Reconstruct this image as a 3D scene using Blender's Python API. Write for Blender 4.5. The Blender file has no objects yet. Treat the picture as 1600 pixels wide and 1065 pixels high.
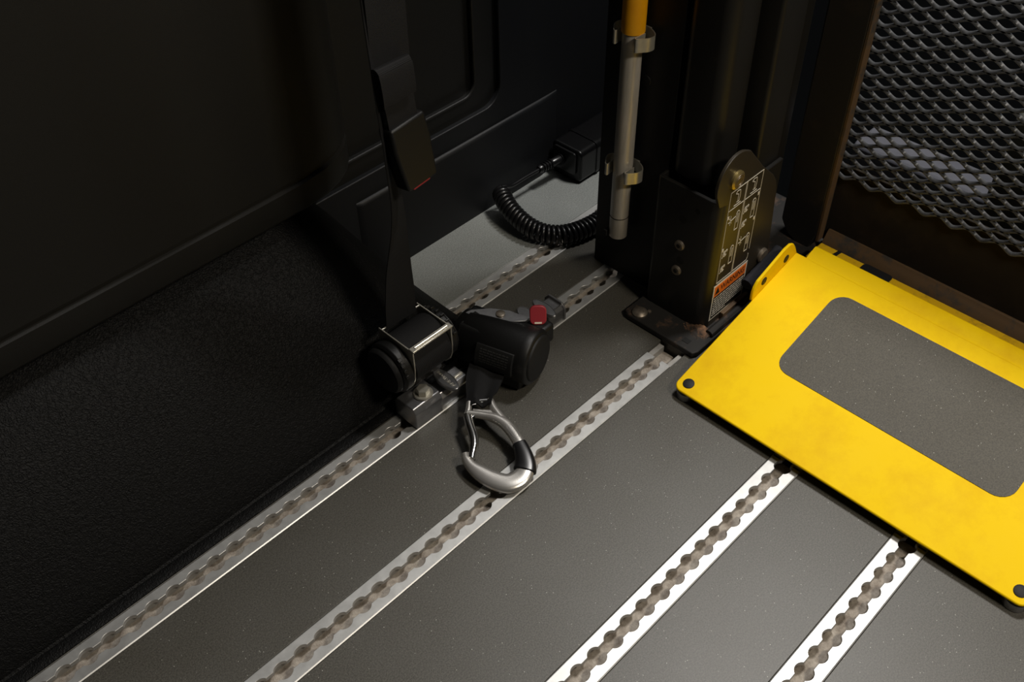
import bpy, bmesh, math, random
from mathutils import Vector, Matrix, Quaternion
random.seed(7)
R = math.radians
sc = bpy.context.scene
COL = sc.collection

# ------------------------------------------------------------------ camera
cam_d = bpy.data.cameras.new('camera'); cam = bpy.data.objects.new('camera', cam_d); COL.objects.link(cam)
cam_d.sensor_width = 36; cam_d.lens = 1591.8/1600*36; cam_d.clip_start = .01
def set_cam(loc, yaw, pitch, roll):
    f = Vector((math.cos(yaw)*math.cos(pitch), math.sin(yaw)*math.cos(pitch), -math.sin(pitch)))
    r = Vector((math.sin(yaw), -math.cos(yaw), 0)); d = f.cross(r)
    r2 = math.cos(roll)*r + math.sin(roll)*d; d2 = f.cross(r2)
    m = Matrix((r2, -d2, -f)).transposed().to_4x4(); m.translation = loc; cam.matrix_world = m
set_cam((-.4300, -.49405, .94202), R(44.937), R(44.512), R(1.090))
sc.camera = cam

# ------------------------------------------------------------------ world, lights, exposure
w = bpy.data.worlds.new('van_interior_gloom'); sc.world = w; w.use_nodes = True
w.node_tree.nodes['Background'].inputs[0].default_value = (.9, .95, 1, 1)
w.node_tree.nodes['Background'].inputs[1].default_value = .0025
def area(name, loc, target, sx, sy, power, col):
    l = bpy.data.lights.new(name, 'AREA'); l.shape = 'RECTANGLE'; l.size = sx; l.size_y = sy; l.energy = power; l.color = col
    o = bpy.data.objects.new(name, l); COL.objects.link(o); o.location = loc
    o.rotation_euler = (Vector(target)-Vector(loc)).to_track_quat('-Z', 'Y').to_euler(); return o
area('rear_ceiling_lamp', (.86, -.10, 1.72), (.25, 0, 0), .30, .22, 25, (1, .97, .93))
area('cabin_ceiling_lamp', (.30, -1.05, 1.45), (.45, -.1, .1), .30, .15, 12, (1, .90, .75))
vs = sc.view_settings
vs.view_transform = 'Standard'; vs.look = 'None'; vs.gamma = 1; vs.exposure = 0; vs.use_curve_mapping = False

# ------------------------------------------------------------------ materials
def lin(c):
    return tuple((v/12.92 if v <= .04045 else ((v+.055)/1.055)**2.4) for v in (x/255 for x in c)) + (1,)
def mat(name, rgb, rough=.6, metal=0, spec=.5, var=0, vscale=8, rgb2=None, bump=0, bscale=400, rvar=0, coat=0, stretch=None):
    m = bpy.data.materials.new(name); m.use_nodes = True; nt = m.node_tree; b = nt.nodes['Principled BSDF']
    c1 = lin(rgb); b.inputs['Base Color'].default_value = c1; b.inputs['Roughness'].default_value = rough
    b.inputs['Metallic'].default_value = metal; b.inputs['Specular IOR Level'].default_value = spec
    b.inputs['Coat Weight'].default_value = coat
    tc = nt.nodes.new('ShaderNodeTexCoord'); vec = tc.outputs['Object']
    if stretch:
        mp = nt.nodes.new('ShaderNodeMapping'); mp.inputs['Scale'].default_value = stretch
        nt.links.new(vec, mp.inputs['Vector']); vec = mp.outputs['Vector']
    if rgb2 or rvar:
        n = nt.nodes.new('ShaderNodeTexNoise'); n.inputs['Scale'].default_value = vscale; n.inputs['Detail'].default_value = 7; n.inputs['Roughness'].default_value = .65
        nt.links.new(vec, n.inputs['Vector'])
        if rgb2:
            rp = nt.nodes.new('ShaderNodeValToRGB'); rp.color_ramp.elements[0].position = .5-.5*(1-var)-.001; rp.color_ramp.elements[1].position = .5+.5*(1-var)
            rp.color_ramp.elements[0].color = lin(rgb2); rp.color_ramp.elements[1].color = c1
            nt.links.new(n.outputs['Fac'], rp.inputs['Fac']); nt.links.new(rp.outputs['Color'], b.inputs['Base Color'])
        if rvar:
            mr = nt.nodes.new('ShaderNodeMapRange'); mr.inputs['To Min'].default_value = max(.02, rough-rvar); mr.inputs['To Max'].default_value = min(1, rough+rvar)
            nt.links.new(n.outputs['Fac'], mr.inputs['Value']); nt.links.new(mr.outputs['Result'], b.inputs['Roughness'])
    if bump:
        n2 = nt.nodes.new('ShaderNodeTexNoise'); n2.inputs['Scale'].default_value = bscale; n2.inputs['Detail'].default_value = 3
        nt.links.new(tc.outputs['Object'], n2.inputs['Vector'])
        bp = nt.nodes.new('ShaderNodeBump'); bp.inputs['Strength'].default_value = bump; bp.inputs['Distance'].default_value = .001
        nt.links.new(n2.outputs['Fac'], bp.inputs['Height']); nt.links.new(bp.outputs['Normal'], b.inputs['Normal'])
    return m

def floor_mat(name, base, base2, warm, rough=.47):
    """non-slip safety flooring: fine grain, faint stains, flecks with their sparkle painted in"""
    m = bpy.data.materials.new(name); m.use_nodes = True; nt = m.node_tree; b = nt.nodes['Principled BSDF']; L = nt.links.new
    tc = nt.nodes.new('ShaderNodeTexCoord'); v = tc.outputs['Object']
    def noise(s, d=6, r=.6):
        n = nt.nodes.new('ShaderNodeTexNoise'); n.inputs['Scale'].default_value = s; n.inputs['Detail'].default_value = d; n.inputs['Roughness'].default_value = r
        L(v, n.inputs['Vector']); return n.outputs['Fac']
    def ramp(f, p0, p1, c0, c1):
        rp = nt.nodes.new('ShaderNodeValToRGB'); e = rp.color_ramp.elements; e[0].position = p0; e[1].position = p1; e[0].color = c0; e[1].color = c1
        L(f, rp.inputs['Fac']); return rp.outputs['Color']
    def mix(f, a, bb, mode='MIX'):
        x = nt.nodes.new('ShaderNodeMix'); x.data_type = 'RGBA'; x.blend_type = mode
        if isinstance(f, float): x.inputs[0].default_value = f
        else: L(f, x.inputs[0])
        L(a, x.inputs[6]); L(bb, x.inputs[7]); return x.outputs[2]
    W = (1, 1, 1, 1); K = (0, 0, 0, 1)
    grain = ramp(noise(620, 3, .75), .40, .60, lin(base2), lin(base))
    blot = ramp(noise(7), .35, .7, lin(warm), lin(base))
    c = mix(.40, grain, blot)
    vo = nt.nodes.new('ShaderNodeTexVoronoi'); vo.inputs['Scale'].default_value = 420; L(v, vo.inputs['Vector'])
    near = ramp(vo.outputs['Distance'], .10, .16, W, K)
    sep = nt.nodes.new('ShaderNodeSeparateColor'); L(vo.outputs['Color'], sep.inputs['Color'])
    pick = ramp(sep.outputs[0], .945, .953, K, W)
    mk = mix(1.0, near, pick, 'MULTIPLY')
    fleck_glint = nt.nodes.new('ShaderNodeRGB'); fleck_glint.outputs[0].default_value = lin((235, 235, 225))  # pale dots: specular sparkle painted into the base colour
    c = mix(mk, c, fleck_glint.outputs[0])
    L(c, b.inputs['Base Color'])
    b.inputs['Roughness'].default_value = rough; b.inputs['Specular IOR Level'].default_value = .6
    bp = nt.nodes.new('ShaderNodeBump'); bp.inputs['Strength'].default_value = .25; bp.inputs['Distance'].default_value = .0004
    L(noise(900, 2), bp.inputs['Height']); L(bp.outputs['Normal'], b.inputs['Normal'])
    return m

def leather_mat(name, rgb, rough):
    m = mat(name, rgb, rough, spec=.2); nt = m.node_tree; b = nt.nodes['Principled BSDF']
    tc = nt.nodes.new('ShaderNodeTexCoord'); vo = nt.nodes.new('ShaderNodeTexVoronoi'); vo.feature = 'SMOOTH_F1'; vo.inputs['Scale'].default_value = 520
    nz = nt.nodes.new('ShaderNodeTexNoise'); nz.inputs['Scale'].default_value = 160; mx = nt.nodes.new('ShaderNodeMix'); mx.data_type = 'VECTOR'; mx.inputs[0].default_value = .012
    nt.links.new(tc.outputs['Object'], nz.inputs['Vector']); nt.links.new(tc.outputs['Object'], mx.inputs[4]); nt.links.new(nz.outputs['Color'], mx.inputs[5])
    nt.links.new(mx.outputs[1], vo.inputs['Vector'])
    bp = nt.nodes.new('ShaderNodeBump'); bp.inputs['Strength'].default_value = .8; bp.inputs['Distance'].default_value = .0012
    nt.links.new(vo.outputs['Distance'], bp.inputs['Height']); nt.links.new(bp.outputs['Normal'], b.inputs['Normal'])
    return m

def worn(name, rgb, worn_rgb, rough, amount=.62, scale=30, metal=0, spec=.5, bump=.15, amount2=.72):
    """paint with scattered scuffs of another colour"""
    m = mat(name, rgb, rough, metal, spec, rvar=.1, vscale=12); nt = m.node_tree; b = nt.nodes['Principled BSDF']
    tc = nt.nodes.new('ShaderNodeTexCoord'); n = nt.nodes.new('ShaderNodeTexNoise'); n.inputs['Scale'].default_value = scale; n.inputs['Detail'].default_value = 9; n.inputs['Roughness'].default_value = .7
    rp = nt.nodes.new('ShaderNodeValToRGB'); rp.color_ramp.elements[0].position = amount; rp.color_ramp.elements[1].position = amount2
    rp.color_ramp.elements[0].color = lin(rgb); rp.color_ramp.elements[1].color = lin(worn_rgb)
    nt.links.new(tc.outputs['Object'], n.inputs['Vector']); nt.links.new(n.outputs['Fac'], rp.inputs['Fac']); nt.links.new(rp.outputs['Color'], b.inputs['Base Color'])
    return m

def webbing_mat(name, rgb, axis):
    m = mat(name, rgb, .75, spec=.25); nt = m.node_tree; b = nt.nodes['Principled BSDF']
    tc = nt.nodes.new('ShaderNodeTexCoord'); wv = nt.nodes.new('ShaderNodeTexWave'); wv.bands_direction = axis; wv.inputs['Scale'].default_value = 260
    nt.links.new(tc.outputs['Object'], wv.inputs['Vector']); bp = nt.nodes.new('ShaderNodeBump'); bp.inputs['Strength'].default_value = .5; bp.inputs['Distance'].default_value = .0006
    nt.links.new(wv.outputs['Fac'], bp.inputs['Height']); nt.links.new(bp.outputs['Normal'], b.inputs['Normal']); return m

M = {}
M['floor'] = floor_mat('grey_safety_floor', (88, 86, 80), (34, 33, 30), (72, 68, 58))
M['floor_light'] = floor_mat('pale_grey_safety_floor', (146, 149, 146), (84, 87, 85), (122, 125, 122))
M['grip'] = floor_mat('grey_grip_pad', (84, 80, 70), (40, 38, 33), (72, 66, 50), .68)
M['sub'] = mat('subfloor_board', (40, 36, 32), .9)
M['alu'] = mat('satin_aluminium', (216, 216, 214), .45, .74, rgb2=(186, 186, 184), var=.3, vscale=60, rvar=.08)
M['channel'] = mat('dull_aluminium_channel', (180, 178, 174), .55, .35, rgb2=(150, 147, 142), var=.4, vscale=80)
M['dirt'] = mat('dusty_channel_bed', (192, 184, 173), .9, 0, .2, rgb2=(88, 76, 66), var=.50, vscale=70, bump=.6, bscale=700)
M['vinyl'] = leather_mat('black_grained_vinyl', (10, 10, 10), .6)
M['trim'] = mat('charcoal_moulded_trim', (25, 24, 21), .55, spec=.28, bump=.25, bscale=1500, rvar=.05)
M['wall'] = mat('blue_black_wall_plastic', (17, 18, 20), .5, spec=.3, bump=.2, bscale=1200)
M['wall_recess'] = mat('black_wall_plastic', (11, 11, 10), .5, spec=.4, bump=.2, bscale=1200)
M['black_plastic'] = mat('black_plastic', (18, 18, 18), .45, spec=.35, bump=.15, bscale=1500)
M['matt_black'] = mat('matt_black_plastic', (20, 20, 20), .6, spec=.35, bump=.2, bscale=1500)
M['box_black'] = mat('black_gloss_plastic', (11, 11, 12), .3, spec=.35)
M['rubber'] = mat('glossy_black_cord', (18, 18, 19), .3, spec=.5)
M['web'] = webbing_mat('black_webbing', (22, 22, 23), 'Z')
M['cloth'] = mat('black_cloth_webbing', (20, 20, 21), .8, spec=.25, bump=.5, bscale=1400)
M['webx'] = webbing_mat('black_spooled_webbing', (26, 26, 27), 'X')
M['zinc'] = mat('zinc_plated_steel', (214, 210, 198), .34, .75, rgb2=(180, 176, 164), var=.3, vscale=120)
M['cast'] = mat('cast_zinc', (176, 176, 178), .32, .9, rgb2=(140, 140, 142), var=.3, vscale=90, bump=.1, bscale=900)
M['chrome'] = mat('polished_chrome', (205, 205, 205), .16, 1)
M['carab'] = mat('polished_aluminium', (205, 202, 197), .27, .82)
M['red'] = mat('red_release_tab', (152, 46, 54), .45, spec=.4)
M['cream'] = mat('cream_mark', (235, 225, 205), .6)
M['pole'] = mat('brushed_steel_tube', (196, 190, 180), .40, .35, rgb2=(150, 144, 134), var=.35, vscale=40, stretch=(6, 6, .6), rvar=.08)
M['pole_yellow'] = mat('yellow_handle_grip', (214, 150, 6), .42, rgb2=(196, 132, 4), var=.4, vscale=30)
M['yellow'] = worn('yellow_powder_coat', (241, 201, 1), (212, 158, 4), .62, .48, 9, spec=.12, amount2=.9)
M['yellow_dirty'] = worn('yellow_paint_grimy', (222, 178, 20), (110, 84, 40), .5, .52, 40, amount2=.8)
M['orange_black'] = mat('black_edge_paint', (26, 27, 30), .5)
M['cover'] = mat('black_sheet_steel', (14, 14, 15), .5, spec=.35, bump=.05, bscale=800)
M['frame'] = worn('black_lift_paint', (25, 24, 22), (74, 66, 54), .42, .66, 45, amount2=.8)
M['frame_warm_lit'] = worn('black_lift_paint_warm_lit', (46, 41, 33), (96, 84, 62), .4, .68, 60, spec=.5, amount2=.85)  # black lift paint; the warm light on this side is mixed into the colour
M['rusty'] = worn('black_paint_rusting', (24, 22, 20), (92, 68, 50), .7, .53, 40, amount2=.72)
M['bar'] = worn('black_bar_paint', (32, 30, 28), (58, 48, 38), .6, .56, 22, spec=.35, amount2=.85)
M['kick'] = worn('dark_brown_black_paint', (38, 33, 27), (56, 48, 38), .75, .5, 20, spec=.2, amount2=.85)
M['grime'] = worn('rusty_grime', (40, 33, 28), (128, 92, 64), .85, .46, 60, amount2=.66)
M['rust'] = mat('brown_rust', (118, 82, 54), .9, rgb2=(60, 44, 34), var=.4, vscale=120, bump=.6, bscale=500)
M['brown_strip'] = worn('brown_worn_edge', (86, 66, 44), (58, 54, 50), .6, .5, 30, amount2=.62)
M['bolt'] = mat('dull_bolt_steel', (150, 142, 130), .45, .7, rgb2=(104, 92, 80), var=.4, vscale=200)
M['brass'] = mat('yellow_zinc_pin', (190, 170, 112), .32, .85, rgb2=(150, 130, 84), var=.3, vscale=150)
M['hole'] = mat('dark_hole', (8, 8, 8), .8)
M['mesh'] = worn('grey_expanded_steel', (92, 94, 98), (50, 51, 53), .45, .42, 60, metal=.4, amount2=.7)
M['bumper'] = mat('grey_bumper_plastic', (92, 93, 102), .7, rgb2=(72, 73, 80), var=.3, vscale=30)
M['bumper_corner'] = mat('grey_green_bumper_corner', (66, 66, 60), .7, rgb2=(50, 50, 46), var=.3, vscale=20)
M['white_ink'] = mat('white_print', (206, 200, 186), .6)
M['orange'] = mat('orange_print', (222, 112, 30), .55)
M['black_ink'] = mat('black_print', (22, 21, 18), .55)
M['foam'] = mat('charcoal_foam', (44, 45, 50), .95, spec=.2, bump=.9, bscale=260)
M['grey_ink'] = mat('grey_stitching', (44, 44, 43), .7)

# ------------------------------------------------------------------ mesh helpers
def V(*a): return Vector(a)
def new(): return bmesh.new()
def obj(name, bm, m, parent=None, bevel=0, seg=2, smooth=True, ang=35):
    bmesh.ops.recalc_face_normals(bm, faces=bm.faces)
    me = bpy.data.meshes.new(name); bm.to_mesh(me); bm.free(); me.materials.append(M[m] if isinstance(m, str) else m)
    o = bpy.data.objects.new(name, me); COL.objects.link(o)
    if smooth:
        for p in me.polygons: p.use_smooth = True
        me.set_sharp_from_angle(angle=R(ang))
    if bevel:
        md = o.modifiers.new('edge', 'BEVEL'); md.width = bevel; md.segments = seg; md.limit_method = 'ANGLE'; md.angle_limit = R(30); md.harden_normals = False
    if parent is not None: o.parent = parent; o.matrix_parent_inverse = parent.matrix_world.inverted()
    return o
def tag(o, label, cat, group=None):
    o['label'] = label; o['category'] = cat
    if group: o['group'] = group
    return o
def thing(name, loc, label, cat, group=None):
    e = bpy.data.objects.new(name, None); COL.objects.link(e); e.location = loc; e.empty_display_size = .02
    e.matrix_world = Matrix.Translation(loc)
    return tag(e, label, cat, group)
def struct(name, bm, m, **k):
    o = obj(name, bm, m, **k)
    if o.parent is None: o['kind'] = 'structure'
    return o
def box(bm, x0, x1, y0, y1, z0, z1, mx=None):
    vs = [bm.verts.new(V(x, y, z)) for x in (x0, x1) for y in (y0, y1) for z in (z0, z1)]
    for f in ((0,1,3,2), (4,6,7,5), (0,4,5,1), (2,3,7,6), (0,2,6,4), (1,5,7,3)): bm.faces.new([vs[i] for i in f])
    if mx:
        for v in vs: v.co = mx @ v.co
    return bm
def prism(bm, poly, a, b, axis='z', mx=None):
    def P(u, v, w): return {'z': V(u, v, w), 'y': V(u, w, v), 'x': V(w, u, v)}[axis]
    lo = [bm.verts.new(P(u, v, a)) for u, v in poly]; hi = [bm.verts.new(P(u, v, b)) for u, v in poly]
    bm.faces.new(lo); bm.faces.new(hi); n = len(poly)
    for i in range(n): bm.faces.new((lo[i], lo[(i+1) % n], hi[(i+1) % n], hi[i]))
    if mx:
        for v in lo+hi: v.co = mx @ v.co
    return bm
def rrect(x0, x1, y0, y1, r, n=6):
    out = []
    for cx, cy, a in ((x1-r, y1-r, 0), (x0+r, y1-r, 90), (x0+r, y0+r, 180), (x1-r, y0+r, 270)):
        for i in range(n+1):
            t = R(a+90*i/n); out.append((cx+r*math.cos(t), cy+r*math.sin(t)))
    return out
def ellipse(cx, cy, rx, ry, n=28): return [(cx+rx*math.cos(2*math.pi*i/n), cy+ry*math.sin(2*math.pi*i/n)) for i in range(n)]
def lathe(bm, prof, origin, axis, n=32, phase=0):
    """prof: list of (distance along axis, radius)"""
    ax = Vector(axis).normalized(); q = Vector((0, 0, 1)).rotation_difference(ax); o = Vector(origin); rings = []
    for h, r in prof:
        if r < 1e-6: rings.append([bm.verts.new(o+ax*h)]); continue
        rings.append([bm.verts.new(o+q @ V(r*math.cos(phase+2*math.pi*i/n), r*math.sin(phase+2*math.pi*i/n), h)) for i in range(n)])
    for a, b in zip(rings, rings[1:]):
        for i in range(n):
            j = (i+1) % n
            if len(a) == 1 and len(b) == 1: continue
            if len(a) == 1: bm.faces.new((a[0], b[i], b[j]))
            elif len(b) == 1: bm.faces.new((a[i], a[j], b[0]))
            else: bm.faces.new((a[i], a[j], b[j], b[i]))
    return bm
def catmull(pts, k=6):
    pts = [Vector(p) for p in pts]; out = []; P = [2*pts[0]-pts[1]]+pts+[2*pts[-1]-pts[-2]]
    for i in range(1, len(P)-2):
        a, b, c, d = P[i-1:i+3]
        for s in range(k):
            t = s/k; out.append(.5*((2*b)+(c-a)*t+(2*a-5*b+4*c-d)*t*t+(3*b-a-3*c+d)*t**3))
    out.append(pts[-1]); return out
def lerp_list(vals, k=6):
    out = []
    for a, b in zip(vals, vals[1:]):
        for s in range(k): out.append(a+(b-a)*s/k)
    return out+[vals[-1]]
def sweep(bm, pts, prof, up=None, caps=True):
    """prof(i) -> list of (u, v) offsets; u along side, v along up; up may be a vector, a function of i, or None"""
    pts = [Vector(p) for p in pts]; rings = []; N = len(pts); U = None
    for i, p in enumerate(pts):
        t = (pts[min(i+1, N-1)]-pts[max(i-1, 0)]).normalized()
        if up is not None: U0 = Vector(up(i) if callable(up) else up)
        else:
            U0 = U if U is not None else (V(0, 0, 1) if abs(t.z) < .9 else V(1, 0, 0))
        U = (U0-t*U0.dot(t)).normalized(); S = t.cross(U)
        rings.append([bm.verts.new(p+S*u+U*v) for u, v in prof(i)])
    for a, b in zip(rings, rings[1:]):
        n = len(a)
        for i in range(n): bm.faces.new((a[i], a[(i+1) % n], b[(i+1) % n], b[i]))
    if caps: bm.faces.new(rings[0]); bm.faces.new(rings[-1])
    return bm
def circ(r, n=10, r2=None): return [(r*math.cos(2*math.pi*i/n), (r2 or r)*math.sin(2*math.pi*i/n)) for i in range(n)]
def tube(bm, pts, r, n=10): return sweep(bm, pts, (lambda i: circ(r if not isinstance(r, list) else r[i], n)))
def strip(bm, p, q, wd, h0, h1, plane):
    """thin raised printed stroke from p to q on a plane function plane(u, v, h)"""
    d = Vector((q[0]-p[0], q[1]-p[1])); d.normalize(); n = Vector((-d.y, d.x))*wd/2
    vs = []
    for h in (h0, h1):
        for a, s in ((p, 1), (q, 1), (q, -1), (p, -1)): vs.append(bm.verts.new(plane(a[0]+s*n.x, a[1]+s*n.y, h)))
    bm.faces.new(vs[:4]); bm.faces.new(vs[4:])
    for i in range(4): bm.faces.new((vs[i], vs[(i+1) % 4], vs[4+(i+1) % 4], vs[4+i]))
def text_mesh(name, body, size, mx, m, parent, extrude=.0002, align='CENTER', xscale=1):
    cu = bpy.data.curves.new(name, 'FONT'); cu.body = body; cu.size = size; cu.extrude = extrude; cu.align_x = align; cu.align_y = 'CENTER'; cu.resolution_u = 3
    tmp = bpy.data.objects.new(name+'_tmp', cu); COL.objects.link(tmp)
    dg = bpy.context.evaluated_depsgraph_get(); me = bpy.data.meshes.new_from_object(tmp.evaluated_get(dg)); bpy.data.objects.remove(tmp)
    me.transform(mx @ Matrix.Diagonal((xscale, 1, 1, 1))); me.name = name; me.materials.clear(); me.materials.append(M[m])
    o = bpy.data.objects.new(name, me); COL.objects.link(o); o.parent = parent; o.matrix_parent_inverse = parent.matrix_world.inverted(); return o

# ------------------------------------------------------------------ floor
HW = .01904                                                      # half width of a rail
TR = [.27740, .17678, .02205, -.19308, -.35159]
X0 = -1.1
fl = struct('floor', box(new(), X0, .70, -1.5, .42, -.04, -.018), 'sub')
G = .0006
def panel(x0, x1, y0, y1, m='floor'): obj('floor_panel', box(new(), x0, x1, y0, y1, -.018, 0), m, fl, bevel=.0004, seg=1)
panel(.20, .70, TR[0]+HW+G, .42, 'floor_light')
panel(X0, .20, TR[1]+HW+G, .42)
panel(.20, .70, TR[1]+HW+G, TR[0]-HW-G)
panel(X0, .70, TR[2]+HW+G, TR[1]-HW-G)
panel(X0, .70, TR[3]+HW+G, TR[2]-HW-G)
panel(.386, .70, TR[2]-HW-G, TR[2]+HW+G)
panel(X0, .70, TR[4]+HW+G, TR[3]-HW-G)
panel(.345, .70, TR[3]-HW-G, TR[3]+HW+G)
panel(X0, .70, -1.5, TR[4]-HW-G)
panel(.345, .70, TR[4]-HW-G, TR[4]+HW+G)
panel(.50, .70, TR[1]-HW-G, TR[1]+HW+G)

# ------------------------------------------------------------------ seat rails
PITCH, RH, SL = .0254, .0099, .0056
def lip(yc, side, x0, x1, phase):
    bm = new(); xs = []
    dxs = math.sqrt(RH*RH-SL*SL); k0 = math.floor((x0-phase)/PITCH)-1; k = k0
    while phase+k*PITCH < x1+PITCH:
        c = phase+k*PITCH
        for i in range(11):
            a = math.pi-math.asin(SL/RH)-(math.pi-2*math.asin(SL/RH))*i/10
            xs.append((c+RH*math.cos(a), RH*math.sin(a)))
        k += 1
    xs = [p for p in xs if x0+.0005 < p[0] < x1-.0005]
    xs = [(x0, xs[0][1])]+xs+[(x1, xs[-1][1])]
    T = .0009; rows = []
    for x, y in xs:
        prof = [(y, -.0042), (y, T-.0004), (y+.0004, T), (HW-.0012, T), (HW, T-.0009), (HW, -.0042)]
        rows.append([bm.verts.new(V(x, yc+side*a, z)) for a, z in prof])
    for a, b in zip(rows, rows[1:]):
        for i in range(6): bm.faces.new((a[i], a[(i+1) % 6], b[(i+1) % 6], b[i]))
    bm.faces.new(rows[0]); bm.faces.new(rows[-1]); return bm
def rail(yc, x0, x1, phase, label, tail=0, notch=False):
    t = thing('floor_rail', (x0, yc, 0), label, 'floor rail', 'aluminium tie-down rails in the floor')
    for s in (1, -1): obj('rail_lip', lip(yc, s, x0, x1, phase), 'alu', t, ang=22)
    bm = new(); d = -.0145; xe = x1+tail
    box(bm, x0, xe, yc-HW, yc-.0118, d-.002, -.0043); box(bm, x0, xe, yc+.0118, yc+HW, d-.002, -.0043)
    obj('channel', bm, 'channel', t)
    bm = new(); nx = int((xe-x0)/.006); rows = []
    for i in range(nx+1):
        rows.append([bm.verts.new(V(x0+(xe-x0)*i/nx, yc+u, d+(random.uniform(0, .0008) if abs(u) < .011 else 0))) for u in (-.0118, -.006, 0, .006, .0118)])
    for a, b in zip(rows, rows[1:]):
        for i in range(4): bm.faces.new((a[i], b[i], b[i+1], a[i+1]))
    bmesh.ops.translate(bm, verts=bm.verts, vec=(0, 0, 0))
    obj('dust_bed', bm, 'dirt', t)
    if notch:
        for s_ in (1, -1): obj('end_notch', box(new(), x1-.0085, x1-.0060, yc+s_*.0135-.0048, yc+s_*.0135+.0048, .0006, .0011), 'hole', t)
    return t
rail(TR[0], .215, .69, .4115, 'aluminium floor rail beside the wall, under the black coiled cord')
rail(TR[1], X0, .49, .03518, 'aluminium floor rail running along the black vinyl wheel arch, retractors clamped to it')
rail(TR[2], X0, .354, .06112, 'aluminium floor rail under the carabiner hook, ending short of the lift base', tail=.028)
rail(TR[3], X0, .330, .31388, 'aluminium floor rail ending under the front edge of the yellow plate, nearer the carabiner', notch=True)
rail(TR[4], X0, .330, .3155, 'aluminium floor rail nearest the bottom right corner of the picture', notch=True)

# ------------------------------------------------------------------ left wall
def arc(cx, cy, r, a0, a1, n=8): return [(cx+r*math.cos(R(a0+(a1-a0)*i/n)), cy+r*math.sin(R(a0+(a1-a0)*i/n))) for i in range(n+1)]
wl = struct('wall_left', prism(new(), [(X0, 0), (.85, 0), (.85, 1.3), (.466, 1.3)]+arc(.436, .197, .030, 0, -90)+[(X0, .167)], .414, .44, 'y'), 'wall', bevel=.0016, seg=3)
obj('wall_recess', prism(new(), [(X0, .15), (.48, .15), (.48, 1.3), (.427, 1.3)]+arc(.402, .217, .022, 0, -90)[:]+[(X0, .195)], .4215, .438, 'y'), 'wall_recess', wl, bevel=.002, seg=3)
obj('inner_panel', box(new(), X0, .45, .429, .440, .16, 1.3), 'wall_recess', wl)
bm = new(); bead = [V(.424, .4215, 1.3), V(.424, .4215, .217)]+[V(x, .4215, z) for x, z in arc(.402, .217, .022, 0, -90, 8)]+[V(X0, .4215, .195)]
tube(bm, bead, .0022, 8); obj('bead', bm, 'wall_recess', wl)
# raised lower skirt with a ledge
bm = new(); sk = [(.414, .0), (.4085, .0), (.4085, .128), (.4100, .1325), (.4135, .1345), (.43, .1345), (.43, 0)]
vsets = []
for x, k in ((.195, 0), (.203, 1), (.545, 1), (.585, .05)):
    vsets.append([bm.verts.new(V(x, .4139-(.4139-y)*k if y < .414 else y, z)) for y, z in sk])
for a, b in zip(vsets, vsets[1:]):
    for i in range(len(sk)): bm.faces.new((a[i], a[(i+1) % len(sk)], b[(i+1) % len(sk)], b[i]))
bm.faces.new(vsets[0]); bm.faces.new(vsets[-1])
obj('lower_skirt', bm, 'wall', wl, ang=50)

# wheel arch cover in grained vinyl
hpts = [(X0, .234), (-.5, .234), (-.2, .234), (0, .234), (.05, .231), (.09, .214), (.115, .191), (.137, .163), (.18, .091), (.222, .020), (.232, .002)]
hp = catmull([(x, 0, z) for x, z in hpts], 4)
bm = new(); cols = []
for p in hp:
    c = [V(p.x, .2135+.2005*t, .0005+p.z*math.sin(math.pi/2*t)**.85) for t in (0, .01, .03, .06, .1, .16, .24, .34, .45, .56, .68, .8, .9, 1)]
    cols.append([bm.verts.new(q) for q in c])
for a, b in zip(cols, cols[1:]):
    for i in range(len(a)-1): bm.faces.new((a[i], b[i], b[i+1], a[i+1]))
wa = thing('wheel_arch_cover', (-.3, .30, 0), 'black grained vinyl wheel arch cover along the left side of the floor', 'wheel arch')
obj('vinyl_skin', bm, 'vinyl', wa, ang=80)
bm = new(); prof = [(.1972, 0), (.1972, .0016), (.2, .0026), (.209, .0026), (.2120, .0014), (.2150, .004), (.2150, 0)]
for x in (X0, .222): pass
la = [bm.verts.new(V(X0, y, z)) for y, z in prof]; lb = [bm.verts.new(V(.222, y, z)) for y, z in prof]
bm.faces.new(la); bm.faces.new(lb)
for i in range(len(prof)): bm.faces.new((la[i], la[(i+1) % len(prof)], lb[(i+1) % len(prof)], lb[i]))
obj('floor_lip', bm, 'vinyl', wa, ang=60)

# big trim panel above the arch, its end curving back to the wall
path = [(X0, .33), (.02, .33), (.075, .331), (.105, .335), (.130, .343), (.150, .355), (.166, .372), (.176, .392), (.180, .4139)]
profile = [(.05, .2365), (.006, .2365), (.002, .238), (0, .242), (0, .2725), (.0016, .2735), (.0045, .2752), (.0045, .2802), (.0016, .2818), (0, .2828), (0, .50), (0, 1.2)]
bm = new(); rows = []
for i, (x, y) in enumerate(path):
    a = Vector(path[max(i-1, 0)]); b = Vector(path[min(i+1, len(path)-1)]); t = (b-a).normalized(); n = Vector((-t.y, t.x))
    rows.append([bm.verts.new(V(x+n.x*d, min(.4139, y+n.y*d), z)) for d, z in profile])
for a, b in zip(rows, rows[1:]):
    for i in range(len(a)-1): bm.faces.new((a[i], b[i], b[i+1], a[i+1]))
tp = tag(obj('side_trim_panel', bm, 'trim', ang=50), 'large dark moulded side panel with a groove along its lower edge, above the wheel arch', 'trim panel')

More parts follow.
